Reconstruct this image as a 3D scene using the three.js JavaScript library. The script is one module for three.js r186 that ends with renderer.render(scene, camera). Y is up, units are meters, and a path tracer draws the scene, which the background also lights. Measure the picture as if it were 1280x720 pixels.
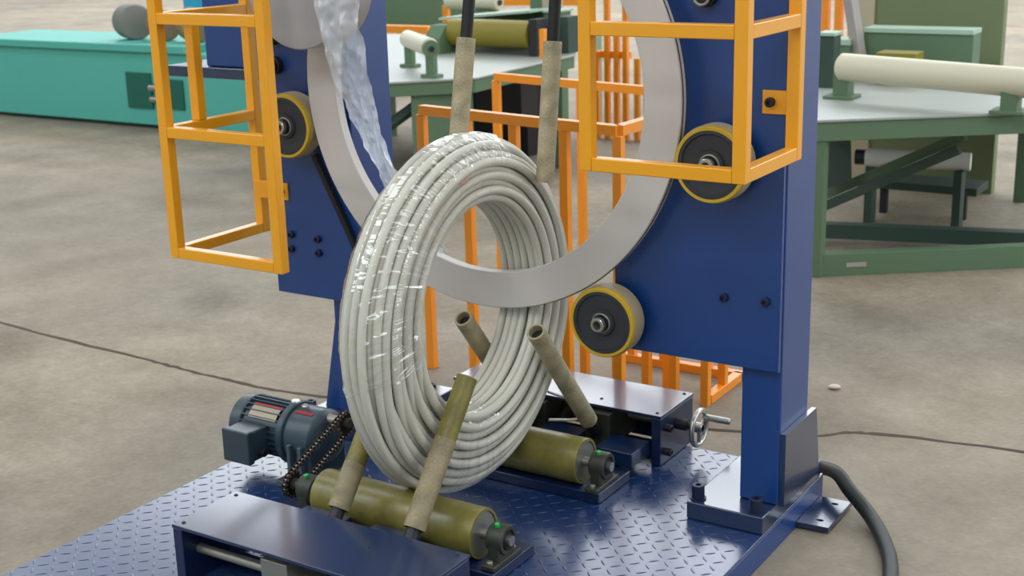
import * as THREE from 'three';
import { RoundedBoxGeometry } from 'three/addons/geometries/RoundedBoxGeometry.js';
import { mergeGeometries } from 'three/addons/utils/BufferGeometryUtils.js';
import { ImprovedNoise } from 'three/addons/math/ImprovedNoise.js';
import { RectAreaLightUniformsLib } from 'three/addons/lights/RectAreaLightUniformsLib.js';

// ---------------------------------------------------------------- camera, lights, exposure
RectAreaLightUniformsLib.init();
const scene = new THREE.Scene();
const camera = new THREE.PerspectiveCamera(24.15, 1280 / 720, 0.05, 80);
camera.position.set(0, 1.6, 0);
camera.rotation.order = 'YXZ';
camera.rotation.set(-0.274734, 0.569746, -0.027064);
camera.focus = 3.05; camera.userData.fStop = 6.3;
scene.add(camera);
scene.background = new THREE.Color(0x20242a);
const renderer = new THREE.WebGLRenderer({ antialias: true });
renderer.toneMapping = THREE.LinearToneMapping;
renderer.toneMappingExposure = 0.76;
renderer.shadowMap.enabled = true;
const ROOF = 7.5;
// roof lights: [x, z, width, depth, nits]
const ROOF_LIGHTS = [];
for (const z of [-21.3, -15.6]) for (const x of [-22, -14, -6, 2]) ROOF_LIGHTS.push([x, z, 7.2, 4.8, 5.2]);
for (const z of [-9, -3, 3, 7]) for (const x of [-15, -7, 1]) ROOF_LIGHTS.push([x, z, 5, 2.4, z > 0 ? 7.6 : 3.6]);
// unseen glowing panels added on the right-hand wall for glints on the film: [z, y, width, height, nits]
const ADDED_SIDE_LIGHTS = [];
for (const z of [-20, -14.5, -9, -3.5]) ADDED_SIDE_LIGHTS.push([z, 4, 3.6, 3.4, 6]);

// ---------------------------------------------------------------- small helpers
let seed = 1234567;
const rnd = () => { seed = (seed * 1664525 + 1013904223) >>> 0; return seed / 4294967296; };
const rr = (a, b) => a + (b - a) * rnd();
const noise = new ImprovedNoise();
const V = (x, y, z) => new THREE.Vector3(x, y, z);
const names = new Map();
function numbered(n) { const k = names.get(n) || 0; names.set(n, k + 1); return k ? `${n}_${String(k).padStart(3, '0')}` : n; }
const origin = new WeakMap();
function thing(name, label, category, pos, group) {
  const o = new THREE.Group(); o.name = numbered(name); o.position.set(...pos);
  o.userData = { label, category }; if (group) o.userData.group = group;
  origin.set(o, V(...pos)); scene.add(o); return o;
}
function mergeAll(geos) {
  const list = (Array.isArray(geos) ? geos : [geos]).map(g => {
    let q = g.index ? g.toNonIndexed() : g;
    for (const k of Object.keys(q.attributes)) if (!['position', 'normal', 'uv'].includes(k)) q.deleteAttribute(k);
    if (!q.attributes.uv) q.setAttribute('uv', new THREE.BufferAttribute(new Float32Array(q.attributes.position.count * 2), 2));
    return q;
  });
  return list.length > 1 ? mergeGeometries(list, false) : list[0];
}
// a part: geometry given in world metres, moved into its thing's own frame
function part(name, geos, mat, parent, label) {
  const g = mergeAll(geos).clone();
  const o = origin.get(parent);
  if (o) g.translate(-o.x, -o.y, -o.z);
  const m = new THREE.Mesh(g, mat); m.name = name; m.castShadow = m.receiveShadow = true;
  if (label) m.userData.label = label;
  if (o) origin.set(m, o);
  parent.add(m); return m;
}
function struct(name, geos, mat) {
  const m = new THREE.Mesh(mergeAll(geos), mat); m.name = name; m.castShadow = m.receiveShadow = true;
  m.userData = { kind: 'structure' }; scene.add(m); return m;
}
// a thing that is one mesh
function solo(name, label, category, geos, mat, group) {
  const g = mergeAll(geos).clone(); g.computeBoundingBox();
  const c = g.boundingBox.getCenter(V(0, 0, 0)); c.y = g.boundingBox.min.y;
  g.translate(-c.x, -c.y, -c.z);
  const m = new THREE.Mesh(g, mat); m.name = numbered(name); m.position.copy(c); m.castShadow = m.receiveShadow = true;
  m.userData = { label, category }; if (group) m.userData.group = group;
  scene.add(m); return m;
}
const bx = (x0, x1, y0, y1, z0, z1, r = 0.003) => {
  const w = x1 - x0, h = y1 - y0, d = z1 - z0;
  const rad = Math.min(r, w * 0.4, h * 0.4, d * 0.4);
  const g = rad > 0.0004 ? new RoundedBoxGeometry(w, h, d, 2, rad) : new THREE.BoxGeometry(w, h, d);
  return g.translate((x0 + x1) / 2, (y0 + y1) / 2, (z0 + z1) / 2);
};
function orient(g, a, b) { // geometry along +Y of length |ab| centred -> between a and b
  const d = b.clone().sub(a), q = new THREE.Quaternion().setFromUnitVectors(V(0, 1, 0), d.clone().normalize());
  return g.applyQuaternion(q).translate((a.x + b.x) / 2, (a.y + b.y) / 2, (a.z + b.z) / 2);
}
const cyl = (a, b, r0, r1 = r0, seg = 32, open = false) => orient(new THREE.CylinderGeometry(r1, r0, a.distanceTo(b), seg, 1, open), a, b);
// cylinder with chamfered rims
function drum(a, b, r, c = 0.003, seg = 40) {
  const h = a.distanceTo(b);
  const pts = [[0.0001, -h / 2], [r - c, -h / 2], [r, -h / 2 + c], [r, h / 2 - c], [r - c, h / 2], [0.0001, h / 2]].map(p => new THREE.Vector2(...p));
  const g = new THREE.LatheGeometry(pts, seg).toNonIndexed(); g.computeVertexNormals();
  const flat = creased(g, 0.6);
  return orient(flat, a, b);
}
function creased(g, ang) { // smooth normals except across sharp edges
  const p = g.attributes.position, n = p.count, fn = [], map = new Map();
  for (let i = 0; i < n; i += 3) {
    const a = V(0, 0, 0).fromBufferAttribute(p, i), b = V(0, 0, 0).fromBufferAttribute(p, i + 1), c = V(0, 0, 0).fromBufferAttribute(p, i + 2);
    const f = b.sub(a).cross(c.sub(a)); fn.push(f);
    for (let k = 0; k < 3; k++) { const key = [p.getX(i + k), p.getY(i + k), p.getZ(i + k)].map(v => Math.round(v * 1e5)).join(); if (!map.has(key)) map.set(key, []); map.get(key).push(i / 3); }
  }
  const out = new Float32Array(n * 3), co = Math.cos(ang), un = fn.map(f => f.clone().normalize());
  for (let i = 0; i < n; i++) {
    const key = [p.getX(i), p.getY(i), p.getZ(i)].map(v => Math.round(v * 1e5)).join(), me = (i / 3) | 0, s = V(0, 0, 0);
    for (const j of map.get(key)) if (un[j].dot(un[me]) > co) s.add(fn[j]);
    s.normalize(); out.set([s.x, s.y, s.z], i * 3);
  }
  g.setAttribute('normal', new THREE.BufferAttribute(out, 3)); return g;
}
function lathe(profile, a, b, seg = 72, ang = 0.6) { // profile [r, t] along axis a->b, t in metres from a
  const h = a.distanceTo(b);
  const g = new THREE.LatheGeometry(profile.map(([r, t]) => new THREE.Vector2(r, t - h / 2)), seg).toNonIndexed();
  return orient(creased(g, ang), a, b);
}
const tube = (pts, r, seg = 64, rad = 12, closed = false) => new THREE.TubeGeometry(new THREE.CatmullRomCurve3(pts, closed), seg, r, rad, closed);
function sqBar(a, b, w, r = 0.003) { return orient(new RoundedBoxGeometry(w, a.distanceTo(b), w, 1, r), a, b); }
function rotBar(a, b, w) { // square bar with two faces kept upright
  const m = a.clone().add(b).multiplyScalar(0.5), d = b.clone().sub(a);
  const g = new THREE.BoxGeometry(w, w, d.length());
  const q = new THREE.Quaternion().setFromRotationMatrix(new THREE.Matrix4().lookAt(V(0, 0, 0), d, Math.abs(d.y) > d.length() * 0.9 ? V(1, 0, 0) : V(0, 1, 0)));
  return g.applyQuaternion(q).translate(m.x, m.y, m.z);
}
// extruded outline: pts in (u,v); plane 'xy' extrudes along z, 'xz' along y, 'zy' along x
function slab(pts, plane, t0, t1, holes = [], bevel = 0) {
  const s = new THREE.Shape(pts.map(p => new THREE.Vector2(...p)));
  for (const h of holes) s.holes.push(h);
  const g = new THREE.ExtrudeGeometry(s, { depth: t1 - t0 - 2 * bevel, bevelEnabled: bevel > 0, bevelSize: bevel, bevelOffset: -bevel, bevelThickness: bevel, bevelSegments: 1, curveSegments: 64 });
  g.translate(0, 0, t0 + bevel);
  if (plane === 'xz') g.applyMatrix4(new THREE.Matrix4().set(1, 0, 0, 0, 0, 0, 1, 0, 0, -1, 0, 0, 0, 0, 0, 1)); // (u,v,w)->(u,w,-v)
  if (plane === 'zy') g.applyMatrix4(new THREE.Matrix4().set(0, 0, 1, 0, 0, 1, 0, 0, -1, 0, 0, 0, 0, 0, 0, 1)); // (u,v,w)->(w,v,-u)
  return g;
}
const slabXZ = (pts, y0, y1, bevel = 0) => slab(pts.map(([x, z]) => [x, -z]), 'xz', y0, y1, [], bevel);
const slabZY = (pts, x0, x1, bevel = 0) => slab(pts.map(([z, y]) => [-z, y]), 'zy', x0, x1, [], bevel);

// ---------------------------------------------------------------- procedural materials
function dataTex(size, fn, color) {
  const d = new Uint8Array(size * size * 4);
  for (let j = 0; j < size; j++) for (let i = 0; i < size; i++) {
    const c = fn(i / size, j / size), o = (j * size + i) * 4;
    d[o] = c[0]; d[o + 1] = c[1]; d[o + 2] = c[2]; d[o + 3] = 255;
  }
  const t = new THREE.DataTexture(d, size, size); t.wrapS = t.wrapT = THREE.RepeatWrapping;
  t.magFilter = THREE.LinearFilter; t.minFilter = THREE.LinearMipmapLinearFilter; t.generateMipmaps = true;
  if (color) t.colorSpace = THREE.SRGBColorSpace; t.needsUpdate = true; return t;
}
const cl = v => Math.max(0, Math.min(255, v));
// noise that tiles over the unit square
function tn(u, v, f, z = 0) {
  const a = noise.noise(u * f, v * f, z), b = noise.noise((u - 1) * f, v * f, z), c = noise.noise(u * f, (v - 1) * f, z), d = noise.noise((u - 1) * f, (v - 1) * f, z);
  return (a * (1 - u) + b * u) * (1 - v) + (c * (1 - u) + d * u) * v;
}
const concreteMap = dataTex(1024, (u, v) => {
  const big = tn(u, v, 5, 1.3), mid = tn(u, v, 17, 4.1), fine = tn(u, v, 90, 7.7), grit = tn(u, v, 300, 2.2);
  const st = Math.max(0, tn(u, v, 9, 11.5) - 0.16) * 60;
  const k = 138 + big * 26 + mid * 20 + fine * 13 + grit * 15 - st;
  return [cl(k + 3 + big * 7), cl(k - 8), cl(k - 26 - big * 8)];
}, true);
concreteMap.repeat.set(1 / 5, 1 / 5);
const concreteRough = dataTex(256, (u, v) => { const k = cl(165 + tn(u, v, 8, 3) * 90); return [k, k, k]; });
const concreteBump = dataTex(512, (u, v) => { const k = cl(128 + tn(u, v, 60, 9) * 80 + tn(u, v, 170, 5) * 70); return [k, k, k]; });
concreteRough.repeat.set(1 / 4, 1 / 4); concreteBump.repeat.set(1 / 2, 1 / 2);
const sleeveTex = dataTex(256, (u, v) => { const a = tn(u, v, 5, 2), b = tn(u, v, 26, 6); const k = 1 + a * 0.22 + b * 0.16; return [cl(166 * k), cl(155 * k - Math.max(0, a) * 10), cl(122 * k)]; }, true);
const oliveTex = dataTex(256, (u, v) => { const a = tn(u, v, 5, 3.3), b = tn(u, v, 22, 8); const k = 1 + a * 0.3 + b * 0.14; return [cl(120 * k), cl(112 * k), cl(52 * k)]; }, true);
const wrapTex = sleeveTex.clone(); wrapTex.repeat.set(1, 3); wrapTex.needsUpdate = true;
sleeveTex.repeat.set(1, 12); oliveTex.repeat.set(1, 8);
const paintTex = dataTex(256, (u, v) => { const k = cl(120 + tn(u, v, 7, 5) * 60 + tn(u, v, 40, 2) * 40); return [k, k, k]; });
const std = (hex, rough, metal = 0, extra = {}) => new THREE.MeshStandardMaterial({ color: hex, roughness: rough, metalness: metal, ...extra });
const M = {
  floor: std(0xffffff, 0.75, 0, { map: concreteMap, bumpMap: concreteBump, bumpScale: 0.0015 }),
  crack: std(0x4a4034, 0.95),
  wall: std(0xcdd3d6, 0.9),
  roof: std(0xbfc2c4, 0.85),
  blue: new THREE.MeshPhysicalMaterial({ color: 0x0d3c7c, roughness: 0.4, clearcoat: 0.4, clearcoatRoughness: 0.25 }),
  blueTop: new THREE.MeshPhysicalMaterial({ color: 0x12294c, roughness: 0.28, clearcoat: 0.9, clearcoatRoughness: 0.12, bumpMap: paintTex, bumpScale: 0.0002 }),
  bluedark: std(0x1b2743, 0.45, 0.3),
  navy: new THREE.MeshPhysicalMaterial({ color: 0x0e1f44, roughness: 0.4, clearcoat: 0.4, clearcoatRoughness: 0.25 }),  // machine blue darkened: shade of the low front faces put into the colour
  deck: new THREE.MeshPhysicalMaterial({ color: 0x15315f, roughness: 0.3, clearcoat: 0.7, clearcoatRoughness: 0.18 }),
  orange: new THREE.MeshPhysicalMaterial({ color: 0xf2a402, roughness: 0.36, clearcoat: 0.5, clearcoatRoughness: 0.2 }),
  orangeDeep: new THREE.MeshPhysicalMaterial({ color: 0xf79410, roughness: 0.4, clearcoat: 0.4, clearcoatRoughness: 0.2 }),
  ring: std(0xc6bfb7, 0.4),
  ringDark: std(0x4a4844, 0.6, 0.3),
  steel: std(0xb9b8b2, 0.28, 0.9),
  steelDull: std(0x9a988c, 0.45, 0.7),
  dark: std(0x1b1d20, 0.5),
  black: std(0x0c0d0f, 0.6),
  hub: std(0x34363a, 0.55, 0.1),
  tire: std(0xc9a526, 0.5),
  tread: std(0xa8987a, 0.6),
  hose: new THREE.MeshPhysicalMaterial({ color: 0xc9c6b6, roughness: 0.42, clearcoat: 0.25, clearcoatRoughness: 0.35 }),
  film: new THREE.MeshPhysicalMaterial({ color: 0xffffff, transmission: 1, thickness: 0, roughness: 0.05, ior: 1.85, side: THREE.DoubleSide }),
  filmStrip: new THREE.MeshPhysicalMaterial({ color: 0xf4f7fa, transmission: 0.55, thickness: 0, roughness: 0.12, ior: 1.5, side: THREE.DoubleSide }),
  filmRoll: new THREE.MeshPhysicalMaterial({ color: 0xa09d9c, roughness: 0.35, clearcoat: 0.5, clearcoatRoughness: 0.2 }),
  sleeve: std(0xffffff, 0.6, 0, { map: sleeveTex }),
  wrap: std(0xdcd8d0, 0.6, 0, { map: wrapTex }),
  sleeveOlive: std(0xffffff, 0.5, 0, { map: oliveTex }),
  roller: new THREE.MeshPhysicalMaterial({ color: 0xffffff, map: oliveTex, roughness: 0.38, clearcoat: 0.4, clearcoatRoughness: 0.3 }),
  motor: new THREE.MeshPhysicalMaterial({ color: 0x2b3d47, roughness: 0.4, clearcoat: 0.3, clearcoatRoughness: 0.3 }),
  motorLight: std(0x46565f, 0.45),
  red: std(0xb01c22, 0.5),
  green: std(0x18b04a, 0.5),
  plateBeige: std(0xa79c84, 0.45, 0.2),
  bearing: std(0x3f4238, 0.5, 0.4),
  chain: std(0x3d2c24, 0.5, 0.6),
  machGreen: std(0x5c7658, 0.6),
  machGreenDk: std(0x31463b, 0.65),
  machPale: std(0xa7c0ac, 0.5),
  tableTop: std(0xa8aca5, 0.42, 0.2),
  teal: std(0x55b2a2, 0.55),
  tealDk: std(0x14604f, 0.6),
  cream: std(0xd2cdb2, 0.45),
  creamDk: std(0xb8ad90, 0.6),
  olive: std(0x857a22, 0.5),
  brown: std(0x8d745e, 0.75),
  cyan: std(0x35a5c9, 0.5),
  rubber: std(0x1e2320, 0.5),
  pink: std(0xe8606a, 0.6),
  grey: std(0xa39d97, 0.6),
};

// ---------------------------------------------------------------- hall
{
  const f = new THREE.BoxGeometry(36, 0.2, 36); f.translate(-9, -0.1, -8);
  const p = f.attributes.position, uv = f.attributes.uv;
  for (let i = 0; i < p.count; i++) uv.setXY(i, p.getX(i) + 0.37 * p.getZ(i), p.getZ(i) - 0.37 * p.getX(i));
  struct('floor', f, M.floor);
  const X0 = -27, X1 = 9, Z0 = -26, Z1 = 10;
  struct('wall_back', bx(X0, X1, 0, ROOF, Z0 - 0.2, Z0, 0), M.wall);
  struct('wall_front', bx(X0, X1, 0, ROOF, Z1, Z1 + 0.2, 0), M.wall);
  struct('wall_left', bx(X0 - 0.2, X0, 0, ROOF, Z0 - 0.2, Z1 + 0.2, 0), M.wall);
  struct('wall_right', bx(X1, X1 + 0.2, 0, ROOF, Z0 - 0.2, Z1 + 0.2, 0), M.wall);
  struct('ceiling', bx(X0 - 0.2, X1 + 0.2, ROOF, ROOF + 0.2, Z0 - 0.2, Z1 + 0.2, 0), M.roof);
  ROOF_LIGHTS.forEach(([x, z, w, d, nits], i) => {
    const glow = new THREE.MeshStandardMaterial({ color: 0xffffff, roughness: 0.9, emissive: 0xf4f8ff, emissiveIntensity: 1.0 });
    const s = struct(`window_${i + 1}`, bx(x - w / 2, x + w / 2, ROOF - 0.03, ROOF - 0.005, z - d / 2, z + d / 2, 0), glow);
    s.castShadow = false;
    const l = new THREE.RectAreaLight(0xeef6ff, nits, w, d);
    l.position.set(x, ROOF - 0.04, z); l.rotation.x = -Math.PI / 2; l.name = 'roof_light'; scene.add(l);
  });
  ADDED_SIDE_LIGHTS.forEach(([z, y, w, h, nits], i) => {  // added panels and lights, there for glints and a little fill
    const glow = new THREE.MeshStandardMaterial({ color: 0xffffff, roughness: 0.9, emissive: 0xf4f8ff, emissiveIntensity: 1.0 });
    const s = struct(`window_${ROOF_LIGHTS.length + i + 1}`, bx(X1 - 0.03, X1 - 0.005, y - h / 2, y + h / 2, z - w / 2, z + w / 2, 0), glow);
    s.castShadow = false;
    const l = new THREE.RectAreaLight(0xf2f7ff, nits, w, h);
    l.position.set(X1 - 0.04, y, z); l.rotation.y = Math.PI / 2; l.name = 'added_side_light'; scene.add(l);
  });
  // cracks in the concrete: narrow raised-lip-free strips lying in the surface
  const crack = (pts, w) => {
    const a = [], b = [];
    const c = new THREE.CatmullRomCurve3(pts.map(([x, z]) => V(x, 0, z))), n = 80;
    for (let i = 0; i <= n; i++) { const q = c.getPoint(i / n), ww = w * (0.5 + 0.8 * rnd()), o = rr(-0.004, 0.004); a.push([q.x, q.z + o - ww / 2]); b.push([q.x, q.z + o + ww / 2]); }
    return slabXZ([...a, ...b.reverse()], -0.004, 0.0012);
  };
  struct('trim_1', crack([[-5.2, -3.42], [-4.4, -3.34], [-3.79, -3.314], [-3.62, -3.301], [-3.383, -3.287], [-3.152, -3.286], [-2.918, -3.312], [-2.6, -3.4], [-1.9, -3.6], [-1.325, -3.772], [-1.237, -3.85], [-1.142, -3.886], [-0.5, -3.98], [0.6, -4.1]], 0.018), M.crack);
}

// ---------------------------------------------------------------- base platform with tread plate
const BX0 = -2.65, BX1 = -1.137, BZ0 = -3.34, BZ1 = -1.7, BY = 0.08;
{
  const t = thing('base_platform', 'blue steel base platform with raised tread pattern under the whole wrapping machine', 'machine base', [(BX0 + BX1) / 2, 0, (BZ0 + BZ1) / 2]);
  part('deck_plate', bx(BX0, BX1, BY - 0.008, BY, BZ0, BZ1, 0.002), M.deck, t);
  const rail = 0.06;
  part('side_rail', bx(BX1 - rail, BX1 - 0.0005, 0, BY - 0.008, BZ0, BZ1, 0.003), M.blue, t);
  part('side_rail', bx(BX0 + 0.0005, BX0 + rail, 0, BY - 0.008, BZ0, BZ1, 0.003), M.blue, t);
  part('cross_rail', bx(BX0 + rail, BX1 - rail, 0, BY - 0.008, BZ0, BZ0 + rail, 0.003), M.blue, t);
  part('cross_rail', bx(BX0 + rail, BX1 - rail, 0, BY - 0.008, BZ1 - rail, BZ1, 0.003), M.blue, t);
  // bolting lug on the right
  const lugHole = (x, z) => { const h = new THREE.Path(); h.absellipse(x, -z, 0.009, 0.006, 0, Math.PI * 2); return h; };
  const s = slab([[-1.137, 3.135], [-1.05, 3.14], [-1.05, 3.325], [-1.137, 3.32]], 'xz', 0.006, 0.02, [lugHole(-1.085, -3.175), lugHole(-1.085, -3.29)], 0.001);
  part('mounting_lug', s, M.blueTop, t);
  // raised tread lugs
  const lug = new THREE.SphereGeometry(1, 8, 4, 0, Math.PI * 2, 0, Math.PI / 2); lug.scale(0.0145, 0.0015, 0.0032);
  const list = [];
  const p = 0.034;
  for (let i = 0; BX0 + 0.012 + i * p < BX1 - 0.008; i++) for (let j = 0; BZ0 + 0.012 + j * p < BZ1 - 0.008; j++) {
    const x = BX0 + 0.012 + i * p, z = BZ0 + 0.012 + j * p;
    list.push([x, z, (i + j) % 2 ? Math.PI / 4 : -Math.PI / 4]);
  }
  const im = new THREE.InstancedMesh(lug, M.deck, list.length), m4 = new THREE.Matrix4(), q = new THREE.Quaternion();
  const o = origin.get(t);
  list.forEach(([x, z, a], k) => { q.setFromAxisAngle(V(0, 1, 0), a); m4.compose(V(x - o.x, BY - 0.0001 - o.y, z - o.z), q, V(1, 1, 1)); im.setMatrixAt(k, m4); });
  im.name = 'tread_pattern'; im.userData = { kind: 'stuff' }; im.castShadow = im.receiveShadow = true; t.add(im);
}
const hexBolt = (x, y, z, r, h, up = 'y', depth = 0.008) => { // socket cap screw: knurled cylinder with hex recess
  const d = up === 'y' ? V(0, 1, 0) : up === 'z' ? V(0, 0, 1) : V(1, 0, 0);
  const a = V(x, y, z), b = a.clone().addScaledVector(d, h);
  const hx = r * 0.48;
  return [lathe([[0.0001, 0], [r, 0], [r, h - 0.002], [r - 0.002, h], [hx, h], [hx * 0.95, h - depth], [0.0001, h - depth]], a, b, 18)];
};

// ---------------------------------------------------------------- wrapping frame: columns and face plate
const CX = -1.935, CY = 1.146, PZ = -2.957;     // ring centre, front of the face plate
{
  const t = thing('wrapping_machine', 'tall blue steel frame of two columns and a cut-out face plate carrying the ring', 'machine frame', [CX, BY, -3.08]);
  // face plate: U shape with round cut-out, open inside the ring
  // left half: straight edge down, bottom to the cut-out, arc back up
  const arcL = [], arcR = [];
  const yb = 0.492;
  for (let i = 0; i <= 40; i++) { const a = THREE.MathUtils.degToRad(228 - i * 76 / 40); arcL.push([CX + 0.53 * Math.cos(a), CY + 0.53 * Math.sin(a)]); }
  for (let i = 0; i <= 40; i++) { const a = THREE.MathUtils.degToRad(-48 + i * 76 / 40); arcR.push([CX + 0.53 * Math.cos(a), CY + 0.53 * Math.sin(a)]); }
  const left = [[-2.742, 2.1], [-2.742, yb], [CX - 0.36, yb], ...arcL, [CX - 0.47, 2.1]];
  const right = [[-1.13, 2.1], [CX + 0.47, 2.1], ...[...arcR].reverse(), [CX + 0.36, yb], [-1.13, yb]];
  part('face_plate', slab(left, 'xy', PZ - 0.014, PZ, [], 0.0012), M.blue, t);
  part('face_plate', slab(right, 'xy', PZ - 0.014, PZ, [], 0.0012), M.blue, t);
  const col = (x0, x1) => part('column', bx(x0, x1, 0.128, 2.1, -3.178, -2.985, 0.005), M.blue, t);
  col(-1.236, -1.131); col(-2.552, -2.444);
  // spacer strips between columns and plates
  part('spacer', bx(-1.225, -1.142, 0.5, 2.1, -2.985, PZ - 0.014, 0.001), M.blue, t);
  part('spacer', bx(-2.54, -2.456, 0.5, 2.1, -2.985, PZ - 0.014, 0.001), M.blue, t);
  // feet
  const foot = (x0, x1) => part('base_block', bx(x0, x1, BY + 0.0005, 0.128, -3.318, -2.9, 0.004), M.blueTop, t);
  foot(-1.345, -1.138); foot(-2.645, -2.352);
  // reinforcing plate on the right column, wedge on the left one
  part('gusset', slabZY([[-2.986, 0.322], [-2.986, 0.129], [-3.243, 0.129], [-3.204, 0.322]], -1.131, -1.116, 0.001), M.blueTop, t);
  part('gusset', slab([[-2.552, 0.42], [-2.612, 0.129], [-2.552, 0.129]], 'xy', -3.01, -2.99), M.blue, t);
  for (const [x, z] of [[-1.326, -2.93], [-1.166, -2.925], [-1.326, -3.27], [-2.38, -3.226], [-2.62, -2.93], [-2.38, -2.93]]) {
    const washer = cyl(V(x, 0.128, z), V(x, 0.132, z), 0.021);
    part('bolt', [...hexBolt(x, 0.132, z, 0.0165, 0.034, 'y', 0.014), washer], M.bluedark, t);
  }
  for (const [x, y] of [[-2.671, 0.678], [-2.675, 0.633], [-2.569, 0.674], [-2.569, 0.632], [-1.275, 0.666], [-1.166, 0.669]])
    part('bolt', hexBolt(x, y, PZ, 0.011, 0.012, 'z', 0.005), M.bluedark, t);
  for (const [x, y] of [[-2.684, 1.265], [-2.683, 1.181], [-1.33, 1.392]]) {
    const b = part('stud', [lathe([[0.0001, 0], [0.026, 0], [0.026, 0.02], [0.022, 0.022], [0.022, 0.035], [0.0001, 0.035]], V(x, y, PZ), V(x, y, PZ + 0.035), 24)], M.black, t);
    part('nut_washer', new THREE.TorusGeometry(0.019, 0.004, 8, 24).translate(x, y, PZ + 0.035), M.steelDull, b);
  }
  // bracket shelf with the blue control box on the left
  part('shelf', slabXZ([[-3.29, -3.1], [-2.905, -3.1], [-2.905, -3.28], [-3.29, -3.28]], 1.108, 1.142, 0.002), M.blueTop, t);
  part('control_box', bx(-3.128, -2.745, 1.1425, 1.5, -3.26, -3.12, 0.006), M.blue, t);
}

// ---------------------------------------------------------------- ring
{
  const zf = -2.884, zb = -2.914;
  const t = thing('wrapping_ring', 'large flat silver metal ring standing upright through the hose coil', 'ring', [CX, CY - 0.575, (zf + zb) / 2]);
  const A = V(CX, CY, zb), B = V(CX, CY, zf), h = zf - zb;
  part('ring_body', lathe([[0.4755, 0.001], [0.4755, h - 0.002], [0.4775, h], [0.5715, h], [0.5735, h - 0.002], [0.5735, 0.002], [0.5715, 0], [0.4775, 0], [0.4755, 0.001]], A, B, 160), M.ring, t);
  part('ring_groove', new THREE.TorusGeometry(0.5722, 0.0035, 8, 160).translate(CX, CY, zf - 0.011), M.ringDark, t, 'dark groove around the rim');
}

// ---------------------------------------------------------------- guide rollers on the face plate
function guideRoller(x, y, label, r = 0.094) {
  const t = thing('guide_roller', label, 'roller', [x, y - r, PZ + 0.05], 'guide rollers around the ring');
  const a = V(x, y, PZ + 0.026), b = V(x, y, PZ + 0.088), h = 0.062;
  part('tire', lathe([[0.082, 0], [r - 0.003, 0], [r - 0.0025, 0.003], [r - 0.0025, h - 0.004], [r - 0.005, h], [0.082, h], [0.082, 0]], a, b, 64), M.tire, t, 'yellow tyre');
  part('tread', lathe([[r - 0.004, 0.006], [r - 0.001, 0.005], [r, 0.008], [r, h - 0.014], [r - 0.001, h - 0.011], [r - 0.004, h - 0.012], [r - 0.004, 0.006]], a, b, 64), M.tread, t, 'worn beige tread');
  const hub = part('hub', lathe([[0.0001, 0.004], [0.083, 0.004], [0.083, h - 0.002], [0.074, h - 0.001], [0.071, h - 0.006], [0.036, h - 0.008], [0.033, h - 0.001], [0.0001, h - 0.001]], a, b, 64), M.hub, t, 'dark grey hub');
  part('bearing_ring', new THREE.TorusGeometry(0.024, 0.003, 8, 32).translate(x, y, PZ + 0.0885), M.steelDull, hub);
  part('axle', cyl(V(x, y, PZ), V(x, y, PZ + 0.1), 0.02), M.dark, t);
  const nut = part('nut', lathe([[0.009, 0], [0.019, 0], [0.019, 0.014], [0.017, 0.016], [0.011, 0.016], [0.009, 0.004], [0.009, 0]], V(x, y, PZ + 0.096), V(x, y, PZ + 0.112), 24), M.steel, t);
  return t;
}
guideRoller(-1.2805, 1.0093, 'black and yellow wheel at the right of the ring behind the right guard frame');
guideRoller(-1.572, 0.581, 'black and yellow wheel below the ring, lowest of the wheels in view');
guideRoller(-2.592, 1.020, 'black and yellow wheel at the left of the ring beside the left guard frame');
solo('drive_belt', 'narrow black belt running down the blue plate from the left wheel', 'belt', [rotBar(V(-2.553, 0.93, PZ + 0.012), V(-2.4, 0.632, PZ + 0.012), 0.016), rotBar(V(-2.4, 0.632, PZ + 0.012), V(-2.33, 0.53, PZ + 0.012), 0.016)], M.black);

// ---------------------------------------------------------------- guard frames
function guard(label, x0, x1, yBottom, ys, side, zR, mid) {
  const W = 0.031, zF = -2.636, top = 1.75;
  const t = thing('guard_frame', label, 'guard frame', [(x0 + x1) / 2, yBottom, zF], 'orange guard frames of the ring');
  const post = (x, z, y0, y1) => part('post', bx(x - W / 2, x + W / 2, y0, y1, z - W / 2, z + W / 2), M.orange, t);
  const xo = side > 0 ? x1 : x0, xi = side > 0 ? x0 : x1;
  post(x0, zF, yBottom, top); post(x1, zF, yBottom, top);
  post(xo, zR, yBottom, top);
  for (const y of [...ys, top - W / 2]) {
    part('rail', bx(x0 + W / 2, x1 - W / 2, y - W / 2, y + W / 2, zF - W / 2 + 0.0005, zF + W / 2 - 0.0005), M.orange, t);
    part('rail', bx(xo - W / 2 + 0.0005, xo + W / 2 - 0.0005, y - W / 2, y + W / 2, zR + W / 2, zF - W / 2), M.orange, t);
  }
  if (mid) post(xo, mid[2], mid[0], mid[1]);
  return { t, xo, zR };
}
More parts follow.
